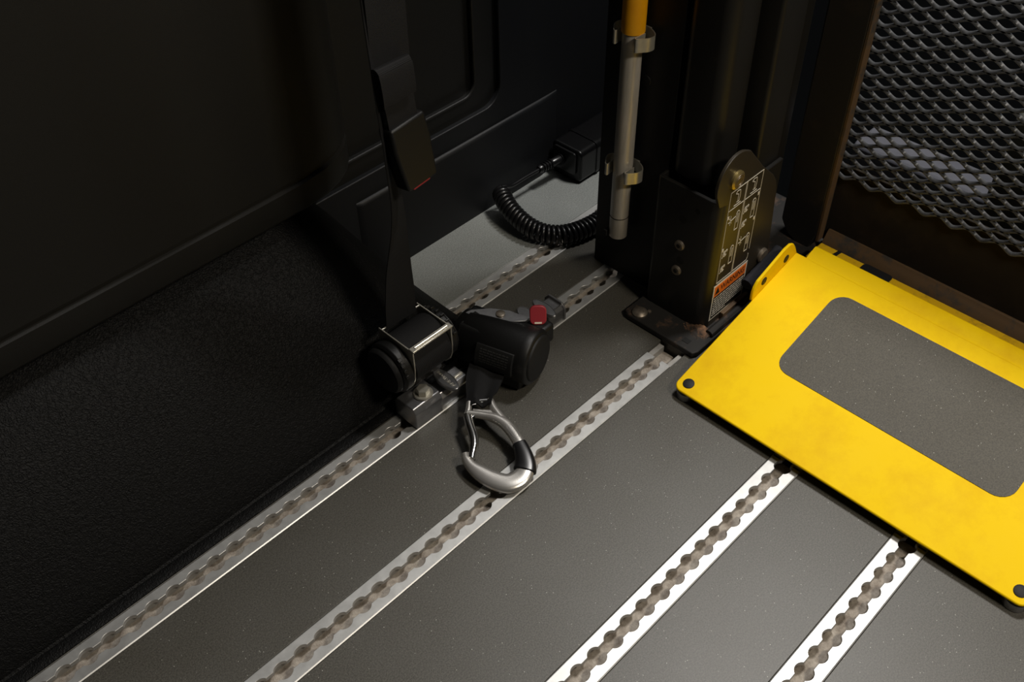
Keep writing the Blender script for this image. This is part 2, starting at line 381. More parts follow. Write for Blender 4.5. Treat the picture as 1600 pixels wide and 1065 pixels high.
# ------------------------------------------------------------------ seat belt retractor on the rail by the wheel arch
rt = thing('belt_retractor', (.10, .178, 0), 'black seat belt retractor in a bright zinc frame, bolted beside the wheel arch', 'retractor')
side = [(.166, .1195), (.1655, .090), (.167, .074), (.171, .063), (.180, .052), (.192, .046), (.222, .046), (.226, .056), (.226, .1195)]
for x in (.0705, .1300): obj('side_plate', prism(new(), side, x, x+.0018, 'x'), 'zinc', rt, bevel=.0004, seg=1)
fb = obj('front_bar', box(new(), .0700, .1323, .1640, .1728, .1185, .1212), 'zinc', rt, bevel=.0008)
bm = new(); tube(bm, [V(.076, .1682, .1214), V(.1265, .1682, .1214)], .0015, 8); obj('raised_rib', bm, 'zinc', fb)
bm = new(); tube(bm, [V(.0722, .2215, .1180), V(.130, .2215, .1180)], .0011, 8); obj('rear_rod', bm, 'zinc', rt)
bm = new(); lathe(bm, [(0, 0), (0, .0325)]+[(.0555*i/28, .0325-(.0002 if i % 2 else 0)) for i in range(29)]+[(.0555, 0)], (.0735, .1975, .0845), (1, 0, 0), 40); obj('webbing_spool', bm, 'webx', rt)
bm = new(); lathe(bm, [(0, 0), (0, .030), (.003, .0335), (.013, .0335), (.0145, .0315), (.0145, 0)], (.0560, .1985, .080), (1, 0, 0), 40); gc = obj('gear_case', bm, 'black_plastic', rt, bevel=.0008)
bm = new(); lathe(bm, [(0, 0), (0, .0275), (.003, .0300), (.0065, .0305), (.0065, 0)], (.0500, .201, .077), (1, 0, 0), 36); obj('end_cap', bm, 'matt_black', rt)
bm = new()
for i in range(4):
    a = R(128+i*13); box(bm, -.0028, .0028, -.0022, .0022, -.0010, .0010, Matrix.Translation(V(.0600, .1985+.0335*math.cos(a), .080+.0335*math.sin(a))) @ Matrix.Rotation(a-math.pi/2, 4, 'X'))
obj('ratchet_tooth', bm, 'black_plastic', gc, bevel=.0004, seg=1)
bm = new(); lathe(bm, [(0, 0), (0, .031), (.0025, .0325), (.009, .0325), (.011, .029), (.0135, .029), (.0135, 0)], (.1320, .1985, .0845), (1, 0, 0), 14, .2); rc = obj('spring_case', bm, 'black_plastic', rt, bevel=.0008)
bm = new()
for i in range(9):
    a = R(30+i*15); box(bm, -.003, .003, -.0026, .0026, -.0012, .0012, Matrix.Translation(V(.1385, .1985+.0330*math.cos(a), .0845+.0330*math.sin(a))) @ Matrix.Rotation(a, 4, 'X'))
obj('case_rib', bm, 'black_plastic', rc, bevel=.0004, seg=1)
obj('bracket', box(new(), .0722, .1300, .188, .222, .0360, .0480), 'frame', rt, bevel=.001)
# rail fitting
bm = new(); prism(bm, [(.158, .0015), (.158, .026), (.163, .0335), (.192, .0335), (.197, .026), (.197, .0015)], .0585, .1015, 'x'); fx = obj('anchor_block', bm, 'cast', rt, bevel=.0012, seg=3)
bm = new(); lathe(bm, [(0, 0), (0, .0115), (.0015, .0125), (.003, .0115), (.003, 0)], (.0850, .1735, .0335), (0, 0, 1), 28); lathe(bm, [(0, 0), (0, .0085), (.0062, .0085), (.0072, .0075), (.0072, 0)], (.0850, .1735, .0365), (0, 0, 1), 6, .25); obj('hex_bolt', bm, 'zinc', fx)
bm = new(); prism(bm, [(.1615, .0015), (.1615, .017), (.167, .0235), (.187, .0235), (.1925, .017), (.1925, .0015)], .1020, .150, 'x'); f2 = obj('locking_block', bm, 'cast', rt, bevel=.0012, seg=3)
obj('ridge', box(new(), .134, .148, .170, .174, .023, .0262), 'zinc', f2, bevel=.001)
def oval_knob(parent, c, rx, ry, rot, th=.005, m='cast', rim=True):
    mx = Matrix.Translation(c) @ Matrix.Rotation(rot, 4, 'Z')
    bm = new(); pts = []
    for i in range(32):
        a = 2*math.pi*i/32; pts.append((rx*math.cos(a), ry*math.copysign(abs(math.sin(a))**1.15, math.sin(a))))
    prism(bm, pts, -th, 0, 'z', mx); k = obj('release_knob', bm, m, parent, bevel=.0009, seg=2)
    if rim:
        bm = new(); ring = [mx @ V(p[0]*.87, p[1]*.92, .0002) for p in pts]; tube(bm, ring+[ring[0]], .0005, 6); obj('raised_rim', bm, m, k)
    bm = new(); lathe(bm, [(0, 0), (0, .004), (.02, .004), (.02, 0)], Vector(c)-V(0, 0, th+.019), (0, 0, 1), 16); obj('stem', bm, m, k)
    return k
k1 = oval_knob(f2, V(.1185, .1690, .0375), .0098, .0225, R(-3))
text_mesh('maker_lettering', 'AMF-Bruns', .0072, Matrix.Translation((.1185, .1690, .0377)) @ Matrix.Rotation(R(87), 4, 'Z'), 'zinc', rt, .00035)

# belt rising from it, with a twist
bm = new()
ctr = catmull([(.1010, .2205, .1150), (.1025, .2200, .150), (.1040, .2180, .200), (.1055, .2120, .260), (.1020, .2060, .310), (.0990, .2040, .380), (.1020, .2060, .460), (.1080, .2080, .560), (.112, .210, .70), (.115, .212, .95)], 7)
tw = lerp_list([0, -3, -14, -30, -40, -40, -30, -12, -4, 0], 7); hw = .0232
def bprof(i): return [(-hw, -.0006), (hw, -.0006), (hw, .0006), (-hw, .0006)]
def bup(i): a = R(tw[i]); return V(-math.sin(a), -math.cos(a), 0)
sweep(bm, ctr, bprof, bup); tag(obj('seat_belt', bm, 'web', ang=60), 'black seat belt webbing rising from the retractor by the wheel arch, twisted below the buckle', 'seat belt')
# buckle with its folded strap
bk = thing('belt_buckle', (.118, .196, .31), 'black seat belt buckle hanging from a folded strap in front of the wall', 'buckle')
mxb = Matrix.Translation((.113, .190, .361)) @ Matrix.Rotation(R(3), 4, 'Z') @ Matrix.Rotation(R(-9), 4, 'X') @ Matrix.Rotation(R(-3), 4, 'Y')
bm = new(); prism(bm, [(-.0235, .036), (.0235, .036), (.0250, .010), (.0215, -.036), (-.0205, -.036), (-.0245, .010)], -.011, .009, 'y', mxb); bb = obj('buckle_body', bm, 'black_plastic', bk, bevel=.003, seg=3)
obj('slot', box(new(), -.0185, .0185, -.0075, .006, .0335, .0366, mxb), 'hole', bb)
obj('release_button', box(new(), -.012, .012, -.0085, .004, -.0385, -.0350, mxb), 'red', bb, bevel=.001)
bm = new(); st = catmull([(.1095, .189, .392), (.1080, .1885, .406), (.1060, .189, .428)], 5); sweep(bm, st, lambda i: [(-.0190, -.0006), (.0190, -.0006), (.0190, .0006), (-.0190, .0006)], V(.04, -1, .05)); obj('stalk_webbing', bm, 'web', bk)
bm = new(); st = catmull([(.1045, .1845, .4250), (.1038, .1835, .437), (.1030, .1845, .456), (.1028, .1880, .4620), (.1030, .1930, .4605), (.1038, .1945, .446), (.1045, .1935, .4250)], 6)
sweep(bm, st, lambda i: [(-.0205, -.0012), (.0205, -.0012), (.0205, .0012), (-.0205, .0012)], lambda i: V(0, -1, .01) if i < 14 else (V(0, -.5, 1) if i < 19 else (V(0, .5, 1) if i < 24 else V(0, 1, 0)))); obj('folded_sleeve', bm, 'web', bk, ang=50)
bm = new(); st = [V(.1080, .1975, .412), V(.1090, .1980, .47), V(.1110, .199, .60), V(.114, .200, .95)]; sweep(bm, st, lambda i: [(-.0232, -.0006), (.0232, -.0006), (.0232, .0006), (-.0232, .0006)], V(0, -1, 0)); obj('hanging_strap', bm, 'web', bk)

# ------------------------------------------------------------------ tie-down retractor with the carabiner
t2 = thing('tie_down_retractor', (.24, .165, 0), 'black barrel-shaped tie-down retractor with a red release tab, behind the carabiner', 'retractor')
A, B = V(.187, .212, .040), V(.2175, .108, .043); ax = (B-A).normalized(); Ln = (B-A).length
bm = new(); lathe(bm, [(0, 0), (0, .030), (.003, .0335), (.012, .0345), (.013, .0355), (Ln-.012, .0365), (Ln-.003, .0365), (Ln, .0335), (Ln, 0)], A, ax, 48); obj('barrel', bm, 'black_plastic', t2, ang=50)
bm = new(); lathe(bm, [(0, 0), (0, .0305), (.002, .0300), (.003, .0285), (.003, 0)], B, ax, 48); obj('end_disc', bm, 'matt_black', t2, ang=50)
up = V(0, 0, 1); sd = ax.cross(up).normalized()                     # sd points to +/- X
if sd.x > 0: sd = -sd
def onb(s, ang, r): return A+ax*s+(sd*math.cos(ang)+up*math.sin(ang))*r
def curved(bm, s0, s1, a0, a1, r0, r1, n=10):
    rows = []
    for i in range(n+1):
        a = R(a0+(a1-a0)*i/n); rows.append([bm.verts.new(onb(s, a, r)) for s, r in ((s0, r0), (s1, r0), (s1, r1), (s0, r1))])
    for p, q in zip(rows, rows[1:]):
        for i in range(4): bm.faces.new((p[i], p[(i+1) % 4], q[(i+1) % 4], q[i]))
    bm.faces.new(rows[0]); bm.faces.new(rows[-1]); return bm
gd = obj('webbing_guide', curved(new(), .040, .092, -8, 40, .0355, .0400), 'matt_black', t2, bevel=.001)
bm = new()
for j in range(6):
    s = .047
    while s < .083:
        l = random.uniform(.002, .006); curved(bm, s, min(s+l, .086), 6+j*5, 8+j*5, .0399, .04012, 1); s += l+.0012
obj('faint_printing', bm, 'grey_ink', gd)
# back housing that reaches to the rail
bm = new(); prism(bm, [(-.028, .004), (-.028, .060), (-.018, .073), (.022, .073), (.034, .060), (.034, .004)], .006, .098, 'x', Matrix.Translation(A.lerp(A, 0)) @ Matrix(((ax.x, -sd.x, 0, 0), (ax.y, -sd.y, 0, 0), (0, 0, 1, -.040), (0, 0, 0, 1)))); 
obj('housing', bm, 'black_plastic', t2, bevel=.004, seg=3)
# lug at the corner that carries the red tab
obj('tab_lug', box(new(), .2300, .2580, .116, .145, .040, .070), 'black_plastic', t2, bevel=.005, seg=3)
bm = new(); mxr = Matrix.Translation((.2420, .1300, .0690)) @ Matrix.Rotation(R(46), 4, 'Z') @ Matrix.Rotation(R(28), 4, 'Y')
prism(bm, rrect(-.0105, .0105, 0, .0245, .007), -.003, .003, 'x', mxr); rd = obj('release_tab', bm, 'red', t2, bevel=.0012)
obj('tab_mark', box(new(), -.0034, -.0030, -.0045, .0045, .0018, .0038, mxr), 'cream', rd)
# zinc cover plate
bm = new(); prism(bm, [(.190, .207), (.199, .205), (.218, .189), (.231, .169), (.236, .150), (.238, .141), (.231, .141), (.219, .152), (.207, .166), (.200, .177), (.194, .190)], .0735, .0755); cp = obj('cover_plate', bm, 'cast', t2, bevel=.0005, seg=1)
bm = new(); box(bm, .196, .2005, .183, .199, .0752, .0757); obj('plate_slot', bm, 'hole', cp)
bm = new(); lathe(bm, [(0, 0), (0, .006), (.002, .006), (.003, .004), (.003, 0)], (.218, .172, .0755), (0, 0, 1), 20); obj('rivet', bm, 'bolt', cp)
bm = new(); prism(bm, [(.161, .0015), (.161, .018), (.166, .024), (.188, .024), (.193, .018), (.193, .0015)], .240, .327, 'x'); fx2 = obj('anchor_block', bm, 'cast', t2, bevel=.0012, seg=3)
obj('end_ring', prism(new(), [(.1585, .0015), (.1585, .020), (.165, .028), (.189, .028), (.1955, .020), (.1955, .0015)], .3245, .3275, 'x'), 'cast', fx2, bevel=.0008)
oval_knob(fx2, V(.271, .1800, .037), .0095, .0145, R(-10))
oval_knob(fx2, V(.2955, .1690, .037), .0085, .0215, R(-4))
# webbing down to the carabiner
bm = new(); st = catmull([(.181, .150, .040), (.170, .148, .0345), (.156, .140, .030), (.142, .130, .0285), (.131, .1225, .0305), (.1195, .1125, .0318)], 5)
wd = lerp_list([.0235, .0235, .0230, .0200, .0165, .0150], 5)
def sprof(i):
    n = 8; top = []; bot = []
    for j in range(n+1):
        u = -1+2*j/n; z = .0045*math.sin(u*5)*(i/len(st)); top.append((u*wd[i], z+.0016)); bot.append((u*wd[i], z-.0016))
    return bot+top[::-1]
sweep(bm, st, sprof, V(0, 0, 1)); obj('hook_webbing', bm, 'cloth', t2, ang=60)

# carabiner
cb = thing('carabiner_hook', (.09, .06, 0), 'polished aluminium carabiner hook with a black sleeve, lying across the floor rail', 'carabiner')
body = [(.1035,.1162,.0267),(.1105,.1069,.0265),(.1168,.0971,.0261),(.1222,.0863,.0254),(.1245,.0725,.0240),(.1214,.0559,.0215),(.1162,.0405,.0188),(.1084,.0258,.0159),(.0983,.0151,.0130),(.0850,.0116,.0107),(.0709,.0173,.0100),(.0627,.0328,.0110),(.0588,.0497,.0126),(.0579,.0635,.0140),(.0601,.0731,.0156),(.0643,.0795,.0168)]
rad = [.0042,.0042,.0045,.0058,.0070,.0068,.0070,.0088,.0108,.0120,.0120,.0114,.0098,.0068,.0056,.0044]
pts = catmull(body, 5); rr = lerp_list(rad, 5)
nrm = (V(.0709,.0173,.0100)-V(.1035,.1162,.0267)).cross(V(.1245,.0725,.024)-V(.1035,.1162,.0267)).normalized()
if nrm.z < 0: nrm = -nrm
def cprof(i):
    r = rr[i]; out = []
    for j in range(16):
        a = 2*math.pi*j/16; c, s = math.cos(a), math.sin(a); out.append((r*math.copysign(abs(c)**.7, c), min(.0056, r)*math.copysign(abs(s)**.8, s)))
    return out
bm = new(); sweep(bm, pts, cprof, nrm); obj('hook_body', bm, 'carab', cb, ang=60)
bm = new(); sweep(bm, catmull([(.1023,.1150,.0264),(.1083,.1189,.0276),(.1163,.1259,.0295)], 4), lambda i: circ(.0042-.0001*i, 12), nrm); obj('eye_post', bm, 'carab', cb)
bm = new(); rp = catmull([(.1245,.0700,.0238),(.1281,.0878,.0264),(.1308,.0990,.0281),(.1358,.1105,.0302)], 5); sweep(bm, rp, lambda i: circ(.0062-.00012*i, 12, .0046), nrm); obj('eye_post', bm, 'carab', cb)
bm = new(); tube(bm, [V(.1150, .1235, .0292), V(.1260, .1170, .0298), V(.1352, .1090, .0300)], .0028, 10); obj('eye_pin', bm, 'chrome', cb)
bm = new(); web = [(.1085,.1120),(.1180,.0985),(.1240,.0860),(.1290,.0895),(.1270,.0985),(.1190,.1075),(.1130,.1165)]
prism(bm, web, .0258, .0288); obj('eye_web', bm, 'carab', cb, bevel=.001)
bm = new(); gp = catmull([(.1003,.1119,.0268),(.0946,.1028,.0249),(.0876,.0903,.0224),(.0797,.0802,.0200),(.0682,.0718,.0178),(.0640,.0685,.0170)], 4)
sweep(bm, gp, lambda i: circ(.0056 if i < 14 else .0048, 12), nrm); gt = obj('spring_gate', bm, 'chrome', cb)
bm = new(); box(bm, -.0030, .0030, -.0008, .0008, -.007, .003, Matrix.Translation((.1035, .1065, .027))); obj('gate_latch', bm, 'chrome', gt, bevel=.0004)
i0, i1 = 29, 42
bm = new(); sweep(bm, pts[i0:i1], lambda i: [(u*1.22+(.0008 if u > 0 else 0), v*1.28) for u, v in cprof(i+i0)], nrm); obj('black_sleeve', bm, 'rubber', cb, bevel=.0012)
# embossed oval with worn marks on the spine
mid = pts[21:29]; bm = new(); lft = []; rgt = []
for i, p in enumerate(mid):
    t = (pts[22+i]-pts[20+i]).normalized(); s = t.cross(nrm); wv = .0036*math.sqrt(max(0, 1-((i-3.5)/3.6)**4)); lft.append(p+s*wv+nrm*.0052); rgt.append(p-s*wv+nrm*.0052)
tube(bm, lft+rgt[::-1]+[lft[0]], .00035, 6); em = obj('embossed_oval', bm, 'chrome', cb)
bm = new()
for i in range(1, 7):
    p = mid[i]; t = (pts[22+i]-pts[20+i]).normalized(); s = t.cross(nrm)
    for q in (-.0016, .0010): tube(bm, [p+s*q+nrm*.0053-t*.0008, p+s*(q+.0008)+nrm*.0053+t*.0008], .0003, 5)
obj('embossed_marks', bm, 'chrome', em)

# ------------------------------------------------------------------ coiled cord and its plug
co = thing('coiled_cord', (.45, .33, 0), 'black coiled cord looping over the floor between the wall and the lift', 'cord')
cp_ = catmull([(.4400,.3900,.0330),(.4290,.3720,.0320),(.4215,.3480,.0280),(.4190,.3200,.0230),(.4245,.2950,.0190),(.4400,.2740,.0170),(.4640,.2610,.0165),(.4940,.2545,.0165),(.5260,.2540,.0165),(.560,.2570,.0165)], 12)
Lc = [0]
for a, b in zip(cp_, cp_[1:]): Lc.append(Lc[-1]+(b-a).length)
turns = 36; npt = turns*14; hel = []; U = V(0, 0, 1)
for i in range(npt+1):
    d = Lc[-1]*i/npt; k = 0
    while k < len(Lc)-2 and Lc[k+1] < d: k += 1
    f = (d-Lc[k])/(Lc[k+1]-Lc[k]); p = cp_[k].lerp(cp_[k+1], f); t = (cp_[k+1]-cp_[k]).normalized(); Up = (V(0, 0, 1)-t*t.z).normalized(); S = t.cross(Up)
    a = 2*math.pi*turns*i/npt; hel.append(p+(Up*math.cos(a)+S*math.sin(a))*.0118)
bm = new(); tube(bm, hel, .00315, 8); obj('coil', bm, 'rubber', co, ang=80)
bm = new(); tube(bm, catmull([(.4400,.3900,.0440),(.4480,.3880,.0420),(.4600,.3875,.0375),(.4909,.3875,.0370),(.5200,.3865,.0365)], 6), .0030, 10); obj('straight_lead', bm, 'rubber', co, ang=80)
bm = new(); pr = [(0, 0), (0, .0048)]
for i in range(5): pr += [(.0035+i*.0052, .0066+i*.0003), (.0062+i*.0052, .0066+i*.0003), (.0066+i*.0052, .0050+i*.0003), (.0086+i*.0052, .0050+i*.0003)]
pr += [(.030, .0066), (.046, .0072), (.046, .0092), (.054, .0092), (.054, 0)]
lathe(bm, pr, (.5170, .3865, .0370), (.054, -.0015, -.004), 24); obj('strain_relief', bm, 'rubber', co)
bx = thing('connector_box', (.62, .375, 0), 'black plastic connector box at the foot of the wall, the coiled cord plugged into it', 'box')
bm = new(); prism(bm, rrect(.347, .4075, .0015, .058, .009), .570, .72, 'x'); obj('housing', bm, 'box_black', bx, bevel=.0035, seg=3)
bm = new(); prism(bm, rrect(.356, .402, .014, .053, .006), .5665, .572, 'x'); obj('socket_face', bm, 'rubber', bx, bevel=.001)
bm = new(); prism(bm, rrect(.3455, .408, .001, .0600, .010), .606, .614, 'x'); obj('clamp_band', bm, 'box_black', bx, bevel=.001)

# ------------------------------------------------------------------ tall cover with clips and the pump lever
cv = thing('lift_post_cover', (.46, .16, 0), 'tall plain black sheet metal cover left of the lift column, carrying two spring clips', 'cover')
bm = new(); prism(bm, [(.450, .104), (.450, .2145), (.478, .2145), (.478, .2125), (.452, .2125), (.452, .106), (.478, .106), (.478, .104)], .001, 1.15); obj('folded_sheet', bm, 'cover', cv, bevel=.0008)
bm = new(); lathe(bm, [(0, 0), (0, .007), (.0012, .006), (.0012, 0)], (.4502, .150, .312), (-1, 0, 0), 24); obj('blind_rivet', bm, 'cover', cv)
def clip(z):
    yc = .1605
    L = [(.4488, yc+.001), (.4478, yc+.010), (.443, yc+.0205), (.4365, yc+.0265), (.4285, yc+.0258), (.4210, yc+.0205), (.4165, yc+.0168), (.4168, yc+.0142), (.4210, yc+.0140), (.4270, yc+.0145), (.4340, yc+.0148)]
    bm = new()
    for s in (1, -1):
        pp = catmull([(x, yc+s*(y-yc), z) for x, y in L], 5)
        sweep(bm, pp, lambda i: [(-.0005, -.0085), (.0005, -.0085), (.0005, .0085), (-.0005, .0085)], V(0, 0, 1))
    c = obj('spring_clip', bm, 'zinc', cv, ang=60)
    bm = new(); box(bm, .4480, .4500, yc-.012, yc+.012, z-.0085, z+.0085); obj('clip_base', bm, 'zinc', c, bevel=.0005)
clip(.372); clip(.190)
pl = thing('pump_lever', (.4305, .1605, .086), 'steel tube lever with a yellow upper end, held upright in two spring clips', 'lever')
bm = new(); lathe(bm, [(0, .0100), (0, .0122), (.110, .0122), (.112, .0124), (.42, .0124), (.42, .0100), (0, .0100)], (.4305, .1605, .086), (0, 0, 1), 36); tb = obj('steel_tube', bm, 'pole', pl)
obj('drive_slot', box(new(), .4170, .4260, .1700, .1745, .0855, .0935), 'hole', tb)
bm = new(); lathe(bm, [(0, .0125), (0, .0140), (.30, .0140), (.30, .0125)], (.4305, .1605, .3800), (0, 0, 1), 36); obj('yellow_sleeve', bm, 'pole_yellow', pl)
bm = new(); lathe(bm, [(0, .01215), (0, .01255), (.001, .01255), (.001, .01215)], (.4305, .1605, .118), (0, 0, 1), 36); obj('scored_ring', bm, 'hole', tb)

# ------------------------------------------------------------------ lift column
lc = thing('lift_column', (.48, .05, 0), 'black steel lift column with a printed side plate and orange warning label', 'lift column')
bp_ = obj('base_plate', prism(new(), [(.3840, -.008), (.3840, .100), (.390, .108), (.62, .108), (.62, -.012), (.392, -.012)], .0012, .0095), 'rusty', lc, bevel=.0015)
bm = new(); lathe(bm, [(0, 0), (0, .0105), (.002, .0105), (.0048, .0075), (.0060, .003), (.0063, 0)], (.3975, .0890, .0095), (0, 0, 1), 28); obj('carriage_bolt', bm, 'bolt', bp_)
bm = new(); lathe(bm, [(0, 0), (0, .003), (.002, .0026), (.003, 0)], (.4080, .0810, .0095), (0, 0, 1), 12); obj('small_rivet', bm, 'bolt', bp_)
# rusty grime heaped at the foot
bm = new(); g = 22
grid = [[bm.verts.new(V(.391+.040*i/g, -.006+.072*j/g, .0075+.0095*math.exp(-((i/g-.95)**2)/.12-((j/g-.22)**2)/.06)+random.uniform(-.0012, .0012))) for j in range(g+1)] for i in range(g+1)]
for i in range(g):
    for j in range(g): bm.faces.new((grid[i][j], grid[i+1][j], grid[i+1][j+1], grid[i][j+1]))
rg = obj('rust_grime', bm, 'grime', bp_, ang=80)
obj('square_hole', box(new(), .394, .402, .006, .016, .0096, .0101), 'hole', bp_)
bm = new(); tube(bm, [V(.425, -.004, .0120), V(.60, -.004, .0120)], .0060, 10); obj('weld_bead', bm, 'rusty', bp_)
obj('worn_rib', box(new(), .462, .520, .0005, .0065, .0095, .0205), 'brown_strip', bp_, bevel=.001)
# channel: open at the back
bm = new(); prism(bm, [(.560, .0165), (.560, .0107), (.440, .0107), (.440, .0068), (.4345, .0072), (.4295, .0098), (.4265, .0145), (.4255, .022), (.4255, .098), (.4285, .102), (.560, .102), (.560, .098), (.4315, .098), (.4315, .024), (.438, .0165)], .0095, .212); ch = obj('channel_bracket', bm, 'frame', lc, bevel=.0012)
def disc(parent, name, c, axis, r, h, m, n=20, dome=True):
    bm = new(); lathe(bm, [(0, 0), (0, r), (h*.6, r), (h, r*.8 if dome else r), (h, 0)], c, axis, n); return obj(name, bm, m, parent)
for y, z, r in ((.079, .186, .0042), (.039, .189, .004), (.059, .167, .0062), (.055, .1035, .006), (.057, .024, .006)): disc(ch, 'drilled_hole', V(.4257, y, z), (-1, 0, 0), r, .0003, 'hole')
for z in (.127, .086):
    b = disc(ch, 'button_bolt', V(.4255, .0580, z), (-1, 0, 0), .0072, .0035, 'bolt'); disc(b, 'hex_socket', V(.4220, .0580, z), (-1, 0, 0), .0032, .0003, 'hole', 6)
# printed side plate
out = [(.4370, .0100), (.4370, .2095), (.420, .2135)]+arc(.4445, .2435, .0345, 210, 60, 14)+[(.470, .2690), (.505, .2300), (.534, .2030), (.545, .1880), (.5500, .1720), (.5620, .0600), (.5620, .0100)]
sp = obj('side_plate', prism(new(), out, .0065, .0108, 'y'), 'frame_warm_lit', lc, bevel=.0008)
FY = .0064
pn = disc(sp, 'pivot_pin', V(.4465, .0066, .2410), (0, -1, 0), .0122, .0050, 'brass', 32)
bm = new()
for r in (.0085, .0055): ring = [V(.4465+r*math.cos(a*math.pi/12), .0016, .2410+r*math.sin(a*math.pi/12)) for a in range(25)]; tube(bm, ring, .0004, 5)
obj('turned_groove', bm, 'bolt', pn)
disc(sp, 'pivot_pin', V(.5440, .0066, .0690), (0, -1, 0), .0105, .0050, 'bolt', 32)
def pf(u, v, h): return V(u, FY-h, v)
bm = new(); LW = .0008
def ln(*pts, w_=LW):
    for p, q in zip(pts, pts[1:]): strip(bm, p, q, w_, -.0002, .00025, pf)
x0, x1, xm, z0, z1, zr = .4405, .5075, .4735, .0835, .2240, .1965
ln((x0, z0), (x0, z1), (x1, z1), (x1, z0+.018)); ln((x0, z0), (x1-.002, z0), (x1, z0+.004), (x1, z0+.010)); ln((xm-.001, z0), (xm-.001, z1)); ln((xm+.001, z0), (xm+.001, z1)); ln((x0, zr), (x1, zr))
def shoe(x, z, f=1):
    ln((x-.006*f, z+.006), (x-.003*f, z+.009), (x+.003*f, z+.008), (x+.004*f, z), (x+.003*f, z-.008), (x-.002*f, z-.008)); ln((x-.006*f, z+.006), (x-.002*f, z+.004), (x, z+.003), (x, z-.008)); ln((x-.007, z-.0115), (x+.007, z-.0115))
shoe(.4575, .2115); shoe(.4915, .2115)
def lever(x, z):
    ln((x+.006, z-.014), (x+.006, z+.011), (x+.008, z+.014), (x+.011, z+.014), (x+.013, z+.011), (x+.013, z-.014), (x+.006, z-.014)); ln((x+.0085, z-.003), (x+.0085, z+.010)); ln((x+.0105, z-.003), (x+.0105, z+.010))
def cross(x, z): ln((x-.005, z+.006), (x+.001, z-.004)); ln((x-.006, z-.001), (x+.009, z+.002)); ln((x-.002, z+.008), (x-.002, z-.006))
def spin(x, z):
    for r, n in ((.0042, 9), (.002, 6)):
        ln(*[(x+r*math.cos(R(40+i*290/n)), z+r*math.sin(R(40+i*290/n))) for i in range(n+1)])
    ln((x-.005, z-.005), (x+.004, z+.004)); ln((x+.002, z+.004), (x+.005, z+.0045), (x+.0045, z+.001))
for xx in (x0+.003, xm+.004):
    lever(xx+.011, .172 if xx < .46 else .172); lever(xx+.011, .118)
cross(x0+.010, .178); spin(xm+.008, .179); spin(xm+.008, .156); cross(xm+.010, .128); spin(x0+.008, .128); spin(x0+.008, .103)
for px, pz, s in ((x0, .186, 1), (x0, .136, 1), (x1, .190, -1), (x1, .152, -1)): strip(bm, (px, pz), (px+s*.004, pz), .0045, -.0002, .00025, pf)
obj('printed_diagram', bm, 'white_ink', sp, smooth=False)
# warning label
wlb = obj('warning_label', box(new(), .4365, .5100, FY-.0003, FY+.0002, .0205, .0800), 'white_ink', sp, smooth=False)
obj('orange_header', box(new(), .4390, .5075, FY-.00055, FY-.0002, .0605, .0775), 'orange', wlb, smooth=False)
obj('black_field', box(new(), .4390, .5075, FY-.00055, FY-.0002, .0232, .0600), 'black_ink', wlb, smooth=False)
mw = Matrix(((1, 0, 0, .4785), (0, 0, -1, FY-.0007), (0, 1, 0, .0695), (0, 0, 0, 1)))
text_mesh('warning_lettering', 'WARNING', .0128, mw, 'black_ink', sp, .0001, xscale=.84)
bm = new(); prism(bm, [(.4405, .0640), (.4505, .0640), (.4455, .0755)], FY-.0008, FY-.0005, 'y'); tri = obj('warning_triangle', bm, 'black_ink', wlb, smooth=False)
bm = new()
for j in range(8):
    z = .0565-j*.0041; x = .4405; xe = .5060 if j not in (7,) else .470
    while x < xe:
        l = random.uniform(.002, .007); strip(bm, (x, z), (min(x+l, xe), z), .0016, .0005, .0007, pf); x += l+.0011
obj('small_print', bm, 'white_ink', wlb, smooth=False)
# foam hinge buffer beside the yellow plate
bm = new(); sweep(bm, catmull([(.500, -.004, .050), (.520, -.004, .054), (.545, -.004, .060), (.572, -.004, .066)], 5), lambda i: [(u+random.uniform(-.0006, .0006), v+random.uniform(-.0006, .0006)) for u, v in circ(.0085, 10)], V(0, 0, 1)); obj('foam_buffer', bm, 'foam', lc, ang=80)

# upright arm above the bracket and the tubes behind it
bm = new(); prism(bm, rrect(.4400, .500, .036, .0965, .016, 6), .214, 1.15); obj('arm_tube', bm, 'frame', lc, bevel=.002)
bm = new(); prism(bm, rrect(.446, .494, .042, .091, .012, 6), .120, .2145); obj('arm_foot', bm, 'matt_black', lc)
obj('sill_housing', box(new(), .566, .720, -.026, .115, .0012, .034), 'rusty', lc, bevel=.003)
t_ = thing('rear_tower', (.55, .05, 0), 'black square lift tower tubes standing between the arm and the folded platform', 'lift tower')
bm = new(); prism(bm, rrect(.507, .560, .018, .090, .005, 4), .0095, 1.15); obj('tower_tube', bm, 'frame', t_)
bm = new(); prism(bm, rrect(.600, .634, .048, .105, .003, 3), .0005, 1.15); obj('tower_tube', bm, 'frame', t_)
bm = new(); prism(bm, rrect(.560, .602, .055, .10, .003, 3), .0005, 1.15); obj('tower_web', bm, 'matt_black', t_)

